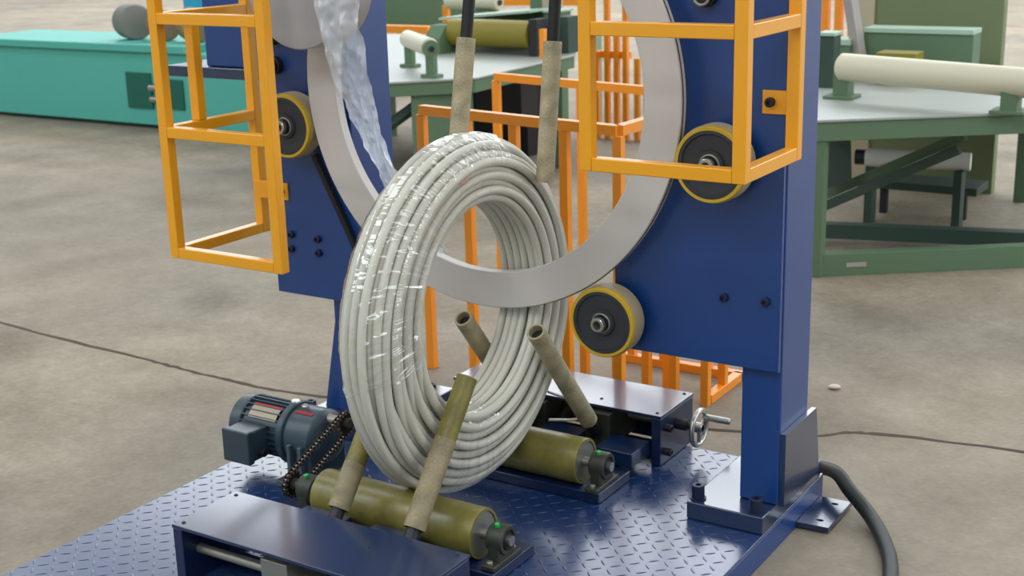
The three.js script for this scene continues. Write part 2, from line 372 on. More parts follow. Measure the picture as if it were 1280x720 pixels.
{
  const g1 = guard('yellow-orange guard frame of square tube on the right, hanging over the right wheel', -1.474, -1.103, 1.024, [1.0395, 1.342], 1, -2.9405);
  const tab = part('tab', slab([[-1.186, 1.125], [-1.118, 1.125], [-1.118, 1.18], [-1.186, 1.18]], 'xy', PZ, PZ + 0.006, [], 0.001), M.orange, g1.t);
  part('bolt', hexBolt(-1.165, 1.153, PZ + 0.006, 0.0115, 0.014, 'z', 0.006), M.dark, tab);
  const g2 = guard('yellow-orange guard frame of square tube on the left, reaching lower than the other', -2.818, -2.428, 0.665, [0.6805, 1.026, 1.337], -1, -2.992, [1.0415, 1.3215, -2.765]);
  const tab2 = part('tab', slab([[-2.8, 0.782], [-2.672, 0.782], [-2.672, 0.833], [-2.8, 0.833]], 'xy', PZ, PZ + 0.006, [], 0.001), M.orange, g2.t);
  part('bolt', hexBolt(-2.695, 0.808, PZ + 0.006, 0.0115, 0.014, 'z', 0.006), M.dark, tab2);
}

// ---------------------------------------------------------------- hose coil
const KX = -1.85, KY = 0.622, KZ = -2.667, HD = 0.0222;   // centre of the coil, hose diameter
{
  const t = thing('hose_coil', 'large upright coil of pale grey-white plastic hose half wrapped in clear film', 'hose coil', [KX, KY - 0.452, KZ]);
  // cross-section slots, inner layer first
  const slots = [];
  const counts = [6, 7, 6, 7, 6, 7, 6, 5, 3];
  counts.forEach((n, i) => {
    const r = 0.277 + i * 0.0205, row = [];
    for (let k = 0; k < n; k++) row.push([(k - (n - 1) / 2) * HD * 1.02, r]);
    if (i % 2) row.reverse();
    slots.push(...row);
  });
  const SEG = 120, RAD = 10, pos = [], nor = [], uv = [], idx = [];
  const N = slots.length * SEG, wob = slots.map(() => [rr(0, 6.28), rr(0, 6.28), rr(0.4, 1.2), rr(0, 6.28)]);
  const at = s => { // s in turns
    let k = Math.min(slots.length - 1, Math.floor(s)), f = s - k;
    const a = slots[k], b = slots[Math.min(k + 1, slots.length - 1)];
    const e = f < 0.86 ? 0 : (f - 0.86) / 0.14, m = e * e * (3 - 2 * e);
    const w = wob[k], w2 = wob[Math.min(k + 1, slots.length - 1)];
    const th = f * Math.PI * 2 + 2.35;
    const jig = (w, th) => [0.0026 * w[2] * Math.sin(th + w[0]) + 0.0016 * Math.sin(2 * th + w[1]), 0.0022 * w[2] * Math.sin(th + w[1]) + 0.0014 * Math.sin(2 * th + w[3])];
    const j1 = jig(w, th), j2 = jig(w2, th);
    const lift = 0.023 * (1 - (a[1] - 0.277) / 0.164);
    return [th, a[0] + (b[0] - a[0]) * m + j1[0] * (1 - m) + j2[0] * m, a[1] + (b[1] - a[1]) * m + j1[1] * (1 - m) + j2[1] * m, lift];
  };
  for (let i = 0; i <= N; i++) {
    const [th, u, r, lift] = at(i / SEG), c = Math.cos(th), s = Math.sin(th);
    // th from the top towards +Z (the near side)
    for (let k = 0; k <= RAD; k++) {
      const a = k / RAD * Math.PI * 2, ca = Math.cos(a), sa = Math.sin(a), R = r + HD / 2 * ca;
      pos.push(KX + u + HD / 2 * sa, KY + lift + R * c, KZ + R * s); nor.push(sa, ca * c, ca * s); uv.push(i / SEG, k / RAD);
      if (i < N && k < RAD) { const q = i * (RAD + 1) + k; idx.push(q, q + RAD + 1, q + 1, q + 1, q + RAD + 1, q + RAD + 2); }
    }
  }
  const g = new THREE.BufferGeometry();
  g.setAttribute('position', new THREE.Float32BufferAttribute(pos, 3)); g.setAttribute('normal', new THREE.Float32BufferAttribute(nor, 3)); g.setAttribute('uv', new THREE.Float32BufferAttribute(uv, 2)); g.setIndex(idx);
  part('hose', g, M.hose, t);
  // loose end of the hose hanging behind the coil
  part('hose_end', tube([V(-1.80, 0.32, -2.98), V(-1.755, 0.27, -3.06), V(-1.745, 0.235, -3.1), V(-1.775, 0.205, -3.1), V(-1.83, 0.215, -3.03)], 0.004, 40, 8), M.hose, t);
  part('tape_tag', bx(-1.782, -1.776, KY + 0.355, KY + 0.37, KZ + 0.075, KZ + 0.105, 0.001), std(0xd9a58c, 0.6), t, 'small salmon tape tag');
  // clear film around the bundle: a wrinkled skin over part of the turn
  const skin = (t0, t1, off, wr) => {
    const nT = Math.round((t1 - t0) * 150), nP = 48, P = [], I = [];
    const ph = [rr(0, 9), rr(0, 9)];
    for (let i = 0; i <= nT; i++) {
      const th = t0 + (t1 - t0) * i / nT, c = Math.cos(th), s = Math.sin(th);
      for (let k = 0; k <= nP; k++) {
        const a = k / nP * Math.PI * 2, ca = Math.cos(a), sa = Math.sin(a);
        const e = 0.55, hu = 0.079 + off, hr = 0.0925 + off;
        let u = hu * Math.sign(sa) * Math.abs(sa) ** e, r = 0.3605 + hr * Math.sign(ca) * Math.abs(ca) ** e;
        if (r > 0.40) u *= 1 - (r - 0.40) * 10;
        const lf = 0.023 * (1 - Math.max(0, Math.min(1, (r - 0.277) / 0.164)));
        const wv = wr * (0.35 + 1.1 * Math.max(0, sa)) * (noise.noise(th * 17 + ph[0] + a, a * 1.3, 1) + 0.5 * noise.noise(th * 44 + a * 2, a * 1.9 + ph[1], 5));
        u += wv * sa; r += wv * ca;
        P.push(KX + u, KY + lf + r * c, KZ + r * s);
        if (i < nT && k < nP) { const q = i * (nP + 1) + k; I.push(q, q + nP + 1, q + 1, q + 1, q + nP + 1, q + nP + 2); }
      }
    }
    const gg = new THREE.BufferGeometry(); gg.setAttribute('position', new THREE.Float32BufferAttribute(P, 3)); gg.setIndex(I); gg.computeVertexNormals(); return gg;
  };
  part('film_wrap', skin(-0.3, 1.72, 0.0025, 0.006), M.film, t, 'clear plastic film with bright creases');
  part('film_wrap', skin(2.5, 3.25, 0.0025, 0.004), M.film, t, 'clear plastic film with bright creases');
  // gathered film edge: a thin rope of film round the bundle
  const edge = (th, tilt) => { const pts = []; for (let k = 0; k < 40; k++) { const a = k / 40 * Math.PI * 2, ca = Math.cos(a), sa = Math.sin(a), e = 0.55; const u = 0.083 * Math.sign(sa) * Math.abs(sa) ** e; let r = 0.3605 + 0.096 * Math.sign(ca) * Math.abs(ca) ** e; const tt = th + tilt * u; const uu = r > 0.4 ? u * (1 - (r - 0.4) * 10) : u; pts.push(V(KX + uu, KY + r * Math.cos(tt), KZ + r * Math.sin(tt))); } return tube(pts, 0.0019, 120, 6, true); };
  part('film_edge', edge(1.73, -0.6), M.film, t, 'gathered edge of the film');
}

// ---------------------------------------------------------------- film roll on the ring and the film running from it
{
  const x = -2.42, y = 1.424, r = 0.172, z0 = -2.872, z1 = -2.76;
  const t = thing('film_roll', 'grey roll of stretch film at the top left of the silver ring', 'film roll', [x, y - r, (z0 + z1) / 2]);
  part('film_winding', lathe([[0.038, 0], [r - 0.003, 0], [r, 0.003], [r, z1 - z0 - 0.003], [r - 0.003, z1 - z0], [0.038, z1 - z0], [0.038, 0]], V(x, y, z0), V(x, y, z1), 64), M.filmRoll, t);
  part('core', lathe([[0.028, 0], [0.038, 0], [0.038, z1 - z0 + 0.004], [0.028, z1 - z0 + 0.004], [0.028, 0]], V(x, y, z0), V(x, y, z1 + 0.004), 40), M.creamDk, t);
  part('spindle', cyl(V(x, y, z0 - 0.012), V(x, y, z1 + 0.02), 0.02), M.dark, t);
}
{ // pleated ribbon of film
  const path = new THREE.CatmullRomCurve3([V(-2.265, 1.42, -2.735), V(-2.26, 1.30, -2.74), V(-2.255, 1.16, -2.78), V(-2.215, 1.04, -2.78), V(-2.135, 0.935, -2.76), V(-2.03, 0.83, -2.74), V(-1.945, 0.76, -2.70)]);
  const nT = 160, nW = 36, P = [], I = [];
  for (let i = 0; i <= nT; i++) {
    const f = i / nT, p = path.getPoint(f), half = 0.082 - 0.05 * Math.min(1, f * 1.7);
    for (let k = 0; k <= nW; k++) {
      const u = k / nW * 2 - 1;
      const pl = 0.008 * Math.sin(u * 9 + 4.5 * noise.noise(f * 6, u, 3)) + 0.02 * noise.noise(f * 12, u * 2.2, 8) + 0.008 * noise.noise(f * 34, u * 5, 2);
      const lat = half * u * (1 + 0.25 * noise.noise(f * 5, u > 0 ? 1 : -1, 6));
      P.push(p.x + lat * 0.86 + pl * 0.3, p.y + lat * 0.2, p.z - lat * 0.15 + pl);
      if (i < nT && k < nW) { const q = i * (nW + 1) + k; I.push(q, q + nW + 1, q + 1, q + 1, q + nW + 1, q + nW + 2); }
    }
  }
  const g = new THREE.BufferGeometry(); g.setAttribute('position', new THREE.Float32BufferAttribute(P, 3)); g.setIndex(I); g.computeVertexNormals();
  solo('film_strip', 'crumpled strip of clear whitish film stretched from the ring down to the coil', 'plastic film', g, M.filmStrip);
}

// ---------------------------------------------------------------- guide poles
function pole(name, label, foot, tip, r, socket, mat, group, rodTop, wrap) {
  const d = tip.clone().sub(foot).normalize();
  const t = thing(name, label, 'pole', [foot.x, foot.y, foot.z], group);
  const L = foot.distanceTo(tip);
  part('sleeve', lathe([[r - 0.006, 0.001], [r, 0], [r, L - 0.001], [r - 0.001, L], [r - 0.006, L], [r - 0.0065, L - 0.03], [0.0001, L - 0.03]], foot, tip, 40), mat, t);
  if (rodTop) part('rod', cyl(foot.clone().addScaledVector(d, L * 0.3), tip.clone().addScaledVector(d, rodTop), 0.0155, 0.0155, 28), M.black, t, 'black rod');
  else part('rod', cyl(foot.clone().addScaledVector(d, -socket), foot.clone().addScaledVector(d, L - 0.02), r - 0.008, r - 0.008, 28), M.dark, t, 'dark inner rod');
  if (wrap) part('tape_wrap', lathe([[r, -0.001], [r + 0.0012, 0], [r + 0.0012, L * wrap], [r, L * wrap + 0.001]], foot, tip, 40), M.wrap, t, 'lower half wrapped in beige tape');
  return t;
}
const along = (a, b, s) => a.clone().lerp(b, s);
{
  const f1 = V(-1.738, 0.258, -2.291), f2 = V(-1.738, 0.522, -2.503);
  pole('guide_pole', 'brown sleeved pole leaning in front of the coil, nearest of the leaning poles', along(f1, f2, -0.12), f2, 0.0255, 0.1, M.sleeveOlive, 'leaning guide poles', 0, 0.58);
  pole('guide_pole', 'brown sleeved pole leaning behind the coil beside the chain', along(f1, f2, -0.12).setX(-1.962), f2.clone().setX(-1.962), 0.0255, 0.1, M.sleeveOlive, 'leaning guide poles', 0, 0.3);
  const r1 = V(-1.738, 0.209, -3.094), r2 = V(-1.738, 0.548, -2.82);
  pole('guide_pole', 'pale sleeved pole leaning across the right side of the coil towards the rear blue box', r1, r2, 0.0255, 0.07, M.sleeve, 'leaning guide poles');
  pole('guide_pole', 'pale sleeved pole with an open dark end seen through the hole of the coil', r1.clone().setX(-1.962), r2.clone().setX(-1.962).add(V(0, 0.006, 0.003)), 0.0255, 0.07, M.sleeve, 'leaning guide poles');
  pole('hanging_pole', 'brown sleeved pole on a black rod hanging beside the top right of the coil', V(-1.745, 0.926, -2.893), V(-1.745, 1.276, -2.945), 0.0235, 0, M.sleeve, 'poles hanging from above', 0.55);
  pole('hanging_pole', 'brown sleeved pole on a black rod hanging behind the top of the coil', V(-1.958, 0.935, -2.8), V(-1.958, 1.285, -2.872), 0.0245, 0, M.sleeve, 'poles hanging from above', 0.55);
}

// ---------------------------------------------------------------- slide units (front and rear blue boxes)
function slideUnit(label, zc, sgn, wheel) { // sgn: +1 the open side with the shelves faces +Z
  const x0 = -2.247, x1 = -1.548, z0 = zc - 0.108, z1 = zc + 0.108, top = 0.231, b = BY + 0.001;
  const t = thing('slide_unit', label, 'slide unit', [(x0 + x1) / 2, BY, zc], 'blue slide unit boxes');
  part('top_plate', bx(x0, x1, top - 0.009, top, z0, z1, 0.0015), M.blueTop, t);
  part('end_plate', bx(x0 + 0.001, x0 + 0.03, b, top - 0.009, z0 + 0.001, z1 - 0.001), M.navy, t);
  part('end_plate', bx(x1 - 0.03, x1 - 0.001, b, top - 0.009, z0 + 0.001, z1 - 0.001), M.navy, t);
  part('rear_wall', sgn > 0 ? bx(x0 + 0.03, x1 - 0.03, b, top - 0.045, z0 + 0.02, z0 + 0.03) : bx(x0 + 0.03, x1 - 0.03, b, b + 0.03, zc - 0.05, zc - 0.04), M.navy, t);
  for (const [x, z] of [[x0 + 0.02, z0 + 0.02], [x0 + 0.02, z1 - 0.02], [x1 - 0.02, z0 + 0.02], [x1 - 0.02, z1 - 0.02], [-1.76, zc + (sgn > 0 ? 0.06 : -0.02)]])
    part('screw', hexBolt(x, top, z, 0.0055, 0.0025, 'y', 0.002), M.dark, t);
  const sy = sgn > 0 ? 0.176 : 0.155, sz = sgn > 0 ? zc + 0.005 : zc + 0.055;
  part('lead_screw', cyl(V(x0 + 0.03, sy, sz), V(x1 - 0.03, sy, sz), 0.0115), M.steelDull, t, 'dull steel screw shaft');
  for (const px of [-1.95, -1.738]) {
    const sock = part('slide_block', bx(px - 0.04, px + 0.04, 0.115, Math.min(0.215, sy + 0.045), sgn > 0 ? zc - 0.035 : zc - 0.085, sgn > 0 ? zc + 0.13 : zc + 0.09, 0.003), sgn > 0 ? M.bearing : M.steelDull, t);
  }
  if (sgn < 0) { // pole sockets behind the box
    for (const px of [-1.95, -1.738]) part('pole_socket', bx(px - 0.035, px + 0.035, 0.115, 0.19, -2.275, zc - 0.085, 0.003), M.bearing, t);
    part('shelf', bx(-1.915, -1.775, 0.12, 0.166, -2.345, -2.217, 0.002), M.blueTop, t);
    part('shelf', bx(-2.13, -1.99, 0.12, 0.166, -2.345, -2.217, 0.002), M.blueTop, t);
  } else {
    part('shelf', bx(-1.698, -1.581, 0.112, 0.152, -3.165, -3.052, 0.002), M.blueTop, t);
    part('shelf', bx(-1.91, -1.778, 0.112, 0.152, -3.165, -3.052, 0.002), M.blueTop, t);
  }
  if (wheel) {
    const wz = zc + 0.005, wx = -1.478;
    part('shaft_collar', [cyl(V(x1, sy, wz), V(x1 + 0.035, sy, wz), 0.016), cyl(V(x1 + 0.035, sy, wz), V(wx + 0.012, sy, wz), 0.01)], M.dark, t);
    part('end_bolt', hexBolt(x1, 0.187, zc + 0.075, 0.011, 0.02, 'x', 0.008), M.dark, t);
    part('end_bolt', hexBolt(x1, 0.115, zc + 0.075, 0.011, 0.02, 'x', 0.008), M.dark, t);
    const W = part('handwheel', new THREE.TorusGeometry(0.05, 0.0075, 14, 48).rotateY(Math.PI / 2).translate(wx, sy, wz), M.steel, t, 'chromed handwheel');
    part('hub', drum(V(wx - 0.014, sy, wz), V(wx + 0.012, sy, wz), 0.015), M.steel, W);
    for (const a of [0.5, 2.6, 4.7]) part('spoke', cyl(V(wx, sy, wz), V(wx, sy + 0.05 * Math.sin(a), wz + 0.05 * Math.cos(a)), 0.0055, 0.0055, 12), M.steel, W);
    part('handle', drum(V(wx, sy + 0.022, wz - 0.03), V(wx + 0.082, sy + 0.022, wz - 0.03), 0.0095, 0.003, 24), M.steel, W);
  }
  return t;
}
slideUnit('long blue slide unit box in the foreground at the bottom edge', -2.107, -1, false);
slideUnit('blue slide unit box behind the coil with a chrome handwheel at its right end', -3.271, 1, true);

// ---------------------------------------------------------------- support rollers
function supportRoller(label, y, z, xEnd, mz0, mz1) {
  const r = 0.0625, x0 = -2.135;
  const t = thing('support_roller', label, 'roller', [(x0 + xEnd) / 2, BY, z], 'rubber rollers under the coil');
  part('mount_beam', bx(-2.3, -1.58, BY + 0.001, 0.109, mz0, mz1, 0.003), M.navy, t);
  const L = xEnd - x0;
  part('roller_sleeve', lathe([[r - 0.008, 0], [r - 0.001, 0], [r, 0.002], [r, L - 0.002], [r - 0.001, L], [r - 0.008, L], [r - 0.008, 0]], V(x0, y, z), V(xEnd, y, z), 56), M.roller, t, 'olive rubber sleeve');
  part('end_disc', drum(V(x0 + 0.003, y, z), V(xEnd - 0.003, y, z), r - 0.008, 0.002, 48), M.steelDull, t);
  part('shaft', cyl(V(x0 - 0.075, y, z), V(-1.568, y, z), 0.0125), M.steel, t);
  for (const [xa, xb, s] of [[-1.622, -1.578, 1], [-2.207, -2.163, -1]]) {
    const b = part('pillow_block', [bx(xa + 0.003, xb - 0.003, 0.1095, 0.124, z - 0.062, z + 0.062, 0.004), bx(xa + 0.006, xb - 0.006, 0.12, y, z - 0.036, z + 0.036, 0.006),
      lathe([[0.014, 0], [0.034, 0], [0.037, 0.006], [0.037, xb - xa - 0.006], [0.034, xb - xa], [0.026, xb - xa], [0.024, xb - xa - 0.006], [0.014, xb - xa - 0.006], [0.014, 0]], V(xa, y, z), V(xb, y, z), 36)], M.bearing, t);
    part('bearing_race', lathe([[0.0126, 0], [0.021, 0], [0.021, 0.006], [0.0126, 0.006], [0.0126, 0]], V(xb - 0.008, y, z), V(xb - 0.001, y, z), 32), M.black, b);
    part('grease_cap', drum(V((xa + xb) / 2, y + 0.034, z + 0.012), V((xa + xb) / 2, y + 0.044, z + 0.014), 0.006, 0.001, 16), M.green, b, 'bright green grease cap');
    for (const k of [-0.05, 0.05]) part('bolt', hexBolt((xa + xb) / 2, 0.124, z + k, 0.0075, 0.008, 'y', 0.003), M.steelDull, b);
  }
  return t;
}
const frontRoller = supportRoller('olive rubber support roller in front under the coil, driven by the chain', 0.17, -2.419, -1.648, -2.535, -2.35);
supportRoller('olive rubber support roller behind under the coil beside the rear box', 0.17, -2.915, -1.648, -3.04, -2.862);

// ---------------------------------------------------------------- gear motor, sprockets and chain
const SPX = -2.245;
function sprocket(parent, y, z, r, teeth) {
  const pts = [];
  for (let i = 0; i < teeth * 4; i++) { const a = i / (teeth * 4) * Math.PI * 2, q = r + ((i % 4) < 2 ? 0.004 : -0.004); pts.push([z + q * Math.cos(a), y + q * Math.sin(a)]); }
  const s = part('sprocket', slabZY(pts, SPX - 0.004, SPX + 0.004), M.chain, parent, 'dark toothed sprocket');
  part('sprocket_hub', drum(V(SPX - 0.012, y, z), V(SPX + 0.016, y, z), r * 0.5, 0.002, 28), M.bearing, s);
  return s;
}
const LS = [0.17, -2.419, 0.032], US = [0.262, -2.645, 0.03];
sprocket(frontRoller, LS[0], LS[1], LS[2], 14);
part('shaft_end', cyl(V(-2.262, LS[0], LS[1]), V(-2.19, LS[0], LS[1]), 0.012), M.steel, frontRoller);
{
  const y = 0.205, z = -2.64, r = 0.078;
  const t = thing('gear_motor', 'dark slate gear motor with a square terminal box on the tread plate', 'motor', [-2.44, BY, z]);
  // finned body
  const body = [cyl(V(-2.583, y, z), V(-2.416, y, z), r - 0.006, r - 0.006, 48)];
  for (let i = 0; i < 28; i++) { const a = i / 28 * Math.PI * 2; const g = new THREE.BoxGeometry(0.15, 0.012, 0.003); g.translate(0, r - 0.003, 0).rotateX(a).translate(-2.499, y, z); body.push(g); }
  part('motor_body', body, M.motor, t);
  part('fan_cover', lathe([[0.0001, 0], [r * 0.75, 0], [r + 0.001, 0.018], [r + 0.004, 0.055], [r + 0.001, 0.058], [r * 0.9, 0.058]], V(-2.622, y, z), V(-2.571, y, z), 48), M.motor, t);
  const rim = (x, w, rad) => lathe([[r * 0.8, 0], [rad - 0.003, 0], [rad, 0.003], [rad, w - 0.003], [rad - 0.003, w], [r * 0.8, w]], V(x, y, z), V(x + w, y, z), 56);
  part('flange', rim(-2.423, 0.022, r + 0.013), M.motor, t);
  const np = part('nameplate', (() => { const g = new THREE.CylinderGeometry(r + 0.0015, r + 0.0015, 0.1, 16, 1, true, 0, 0.55); return g.rotateZ(Math.PI / 2).rotateX(-0.62).translate(-2.490, y, z); })(), std(0xa79c84, 0.45, 0.2, { side: THREE.DoubleSide }), t, 'beige nameplate with red top edge');
  const strip = (x0, x1, r0, a0, w, m, par, nm) => { const g = new THREE.CylinderGeometry(r0, r0, x1 - x0, 10, 1, true, 0, w); g.rotateZ(Math.PI / 2).rotateX(-a0).translate((x0 + x1) / 2, y, z); return part(nm, g, m, par); };
  const redM = std(0xb01c22, 0.5, 0, { side: THREE.DoubleSide });
  strip(-2.541, -2.439, r + 0.0025, 1.12, 0.1, redM, np, 'red_band');
  // gear head: round housing, box foot
  part('gear_head', [lathe([[0.0001, 0], [r + 0.003, 0], [r + 0.004, 0.004], [r + 0.004, 0.085], [r - 0.005, 0.098], [0.05, 0.11], [0.0001, 0.11]], V(-2.403, y, z), V(-2.306, y, z), 52),
    bx(-2.400, -2.310, 0.095, y, z - r + 0.004, z + r - 0.004, 0.006)], M.motor, t);
  strip(-2.389, -2.328, r + 0.006, 1.12, 0.1, redM, t, 'red_band');
  part('foot', bx(-2.416, -2.297, BY + 0.001, 0.1, z - 0.1, z + 0.105, 0.004), M.motorLight, t);
  for (const k of [-0.088, 0.09]) part('bolt', hexBolt(-2.319, 0.1, z + k, 0.008, 0.009), M.steel, t);
  part('rib', bx(-2.380, -2.367, 0.1, y, z + r - 0.004, z + r + 0.016, 0.003), M.motorLight, t);
  part('rib', bx(-2.341, -2.328, 0.1, y, z + r - 0.004, z + r + 0.016, 0.003), M.motorLight, t);
  part('output_shaft', drum(V(-2.310, US[0], US[1]), V(-2.268, US[0], US[1]), 0.014, 0.002, 24), M.steelDull, t);
  part('oil_plug', [drum(V(-2.372, y + r, z + 0.01), V(-2.372, y + r + 0.014, z + 0.012), 0.011, 0.002, 6)], M.steel, t);
  part('lifting_eye', [drum(V(-2.416, y + r, z), V(-2.416, y + r + 0.016, z), 0.014, 0.003, 20)], M.steel, t);
  const tb = part('terminal_box', bx(-2.552, -2.461, y - 0.052, y + 0.036, z + r - 0.012, z + r + 0.075, 0.006), M.motor, t);
  part('box_lid', bx(-2.556, -2.458, y - 0.056, y + 0.04, z + r + 0.055, z + r + 0.078, 0.005), M.motor, tb);
  part('cable_gland', drum(V(-2.461, y - 0.03, z + r + 0.03), V(-2.442, y - 0.03, z + r + 0.03), 0.012, 0.002, 20), M.black, tb);
  sprocket(t, US[0], US[1], US[2], 13);
}
{ // roller chain round both sprockets
  const pts = [], c1 = V(0, US[0], US[1]), c2 = V(0, LS[0], LS[1]);
  const d = c2.clone().sub(c1), L = d.length(), ang = Math.atan2(d.z, d.y); // direction in y,z
  const nA = V(0, -Math.sin(ang), Math.cos(ang)); // normal
  const P = (c, r, k) => c.clone().addScaledVector(nA, r * k);
  const loop = [];
  const dir = d.clone().normalize();
  for (let i = 0; i <= 12; i++) { const a = i / 12 * Math.PI; loop.push(c1.clone().addScaledVector(nA, -US[2] * Math.cos(a)).addScaledVector(dir, -US[2] * Math.sin(a))); }
  loop.reverse();
  const up = [], dn = [];
  for (let i = 1; i < 20; i++) up.push(P(c1, US[2], -1).lerp(P(c2, LS[2], -1), i / 20));
  for (let i = 1; i < 20; i++) dn.push(P(c2, LS[2], 1).lerp(P(c1, US[2], 1), i / 20));
  const arc2 = []; for (let i = 0; i <= 12; i++) { const a = i / 12 * Math.PI; arc2.push(c2.clone().addScaledVector(nA, -LS[2] * Math.cos(a)).addScaledVector(dir, LS[2] * Math.sin(a))); }
  const path = new THREE.CatmullRomCurve3([...loop, ...up, ...arc2, ...dn], true, 'centripetal');
  const len = path.getLength(), n = 2 * Math.round(len / 0.0127 / 2), sp = path.getSpacedPoints(n), rollers = [], plates = [];
  for (let i = 0; i < n; i++) {
    const a = sp[i], b = sp[i + 1], w = i % 2 ? 0.0066 : 0.0048;
    rollers.push(cyl(V(SPX - 0.0076, a.y, a.z), V(SPX + 0.0076, a.y, a.z), 0.0028, 0.0032, 8));
    for (const s of [-1, 1]) {
      const m = V(SPX + s * w, (a.y + b.y) / 2, (a.z + b.z) / 2), dd = b.clone().sub(a);
      const g = new THREE.BoxGeometry(0.0018, 0.0085, dd.length() + 0.006);
      g.rotateX(-Math.atan2(dd.y, dd.z)).translate(m.x, m.y, m.z); plates.push(g);
    }
  }
  const t = thing('drive_chain', 'dark roller chain running from the motor down to the front roller', 'chain', [SPX, 0.13, -2.54]);
  const a = part('link_plates', plates, M.chain, t); a.userData.kind = 'stuff';
  const b = part('link_pins', rollers, M.steelDull, t); b.userData.kind = 'stuff';
}

// ---------------------------------------------------------------- cable and scrap on the floor
solo('rubber_cable', 'thick black rubber cable curving over the floor at the right of the blue base', 'cable', tube([V(-1.32, 0.021, -3.5), V(-1.2, 0.055, -3.43), V(-1.1, 0.085, -3.345), V(-1.05, 0.065, -3.3), V(-0.985, 0.034, -3.255), V(-0.916, 0.022, -3.16), V(-0.85, 0.021, -3.02), V(-0.80, 0.021, -2.8), V(-0.82, 0.021, -2.5)], 0.0195, 100, 18), M.rubber);
{
  const g = new THREE.IcosahedronGeometry(0.02, 1); g.scale(1.1, 0.4, 0.8); g.rotateY(0.6); g.translate(-1.407, 0.008, -4.21);
  solo('paper_scrap', 'small pale scrap lying on the floor right of the blue column', 'scrap', g, std(0xd8c4bc, 0.8));
}

// ================================================================ background
function railing(label, pts, yTop, w, nPosts, mat, extra = {}) { // pts: polyline of [x,z]; posts spread on each leg
  const y0 = extra.y0 || 0;
  const t = thing('safety_railing', label, 'railing', [pts[0][0], y0, pts[0][1]], extra.group);
  for (let i = 0; i + 1 < pts.length; i++) {
    const a = pts[i], b = pts[i + 1];
    for (const y of [yTop - w / 2, ...(extra.low || [])]) part('rail', rotBar(V(a[0], y, a[1]), V(b[0], y, b[1]), w), mat, t);
    const n = nPosts[i];
    for (let k = i ? 1 : 0; k <= n; k++) { const x = a[0] + (b[0] - a[0]) * k / n, z = a[1] + (b[1] - a[1]) * k / n; part('post', bx(x - w / 2 + 0.001, x + w / 2 - 0.001, y0, yTop - w, z - w / 2 + 0.001, z + w / 2 - 0.001, 0.002), mat, t); }
  }
  return t;
}
railing('orange railing right behind the coil, nearest of the background railings', [[-2.75, -3.745], [-1.912, -3.61], [-1.905, -3.95]], 0.957, 0.032, [4, 1], M.orangeDeep);
railing('orange railing behind the nearest railing, its top rail a little higher in the picture', [[-3.28, -5.037], [-2.3, -4.83]], 0.9, 0.034, [2], M.orangeDeep);
{ // low cage standing on the floor behind the rear box
  const t = thing('floor_cage', 'orange floor cage of square bars seen under the blue plate', 'cage', [-1.94, 0, -3.99]);
  const w = 0.032, H = 0.24, zf = -3.86, zb = -4.14, xl = -2.18, xr = -1.725;
  for (const x of [xl, -2.054, -1.941, -1.84, xr]) part('post', bx(x - w / 2 + 0.002, x + w / 2 - 0.002, 0, H, zf - w / 2 + 0.002, zf + w / 2 - 0.002, 0.002), M.orangeDeep, t);
  for (const [x, z] of [[-2.14, zb], [-2.012, zb], [-1.84, zb], [xr, -4.0]]) part('post', bx(x - w / 2 + 0.002, x + w / 2 - 0.002, 0, H, z - w / 2 + 0.002, z + w / 2 - 0.002, 0.002), M.orangeDeep, t);
  part('bottom_rail', bx(xl, xr + w / 2, 0.001, w, zb - w / 2, zb + w / 2, 0.002), M.orangeDeep, t);
  part('bottom_rail', bx(xr - w / 2, xr + w / 2, 0.001, w, zb, zf - w / 2, 0.002), M.orangeDeep, t);
  part('top_rail', bx(xl, xr, H, H + w, zf - w / 2, zf + w / 2, 0.002), M.orangeDeep, t);
  part('top_rail', bx(xl, xr, H, H + w, zb - w / 2, zb + w / 2, 0.002), M.orangeDeep, t);
}
railing('tall orange railing far behind the green table at the upper centre', [[-6.46, -9.2], [-5.3, -9.45]], 0.9, 0.05, [3], M.orangeDeep);
solo('orange_beam', 'low orange beam lying far behind the white roller at the upper centre', 'beam', bx(-7.9, -7.2, 0.53, 0.6, -10.05, -9.95), M.orangeDeep);
{ // cluster of uprights behind the ring on the right
  const t = thing('post_rack', 'rack of close orange uprights seen inside the right guard frame', 'rack', [-4.47, 0, -8.4]);
  for (const [x, h] of [[-4.62, 0.62], [-4.535, 1.3], [-4.46, 0.8], [-4.39, 1.3], [-4.3, 0.58]]) part('post', bx(x - 0.018, x + 0.018, 0, h, -8.42, -8.38, 0.002), M.orangeDeep, t);
  part('crossbar', bx(-4.63, -4.37, 0.57, 0.62, -8.455, -8.421), M.orangeDeep, t);
  part('crossbar', bx(-4.63, -4.28, 0.05, 0.09, -8.455, -8.421), M.orangeDeep, t);
  part('brace', sqBar(V(-4.38, 1.1, -8.355), V(-4.29, 0.8, -8.355), 0.04), M.orangeDeep, t);
}
solo('red_cap', 'small pinkish red cap behind the rack of orange uprights', 'cap', drum(V(-4.35, 0.0, -8.75), V(-4.35, 0.72, -8.75), 0.04, 0.01, 20), M.pink);
solo('cream_drum', 'small cream drum beside the rack of orange uprights', 'drum', drum(V(-4.2, 0, -8.4), V(-4.2, 0.6, -8.4), 0.05, 0.01, 20), M.cream);

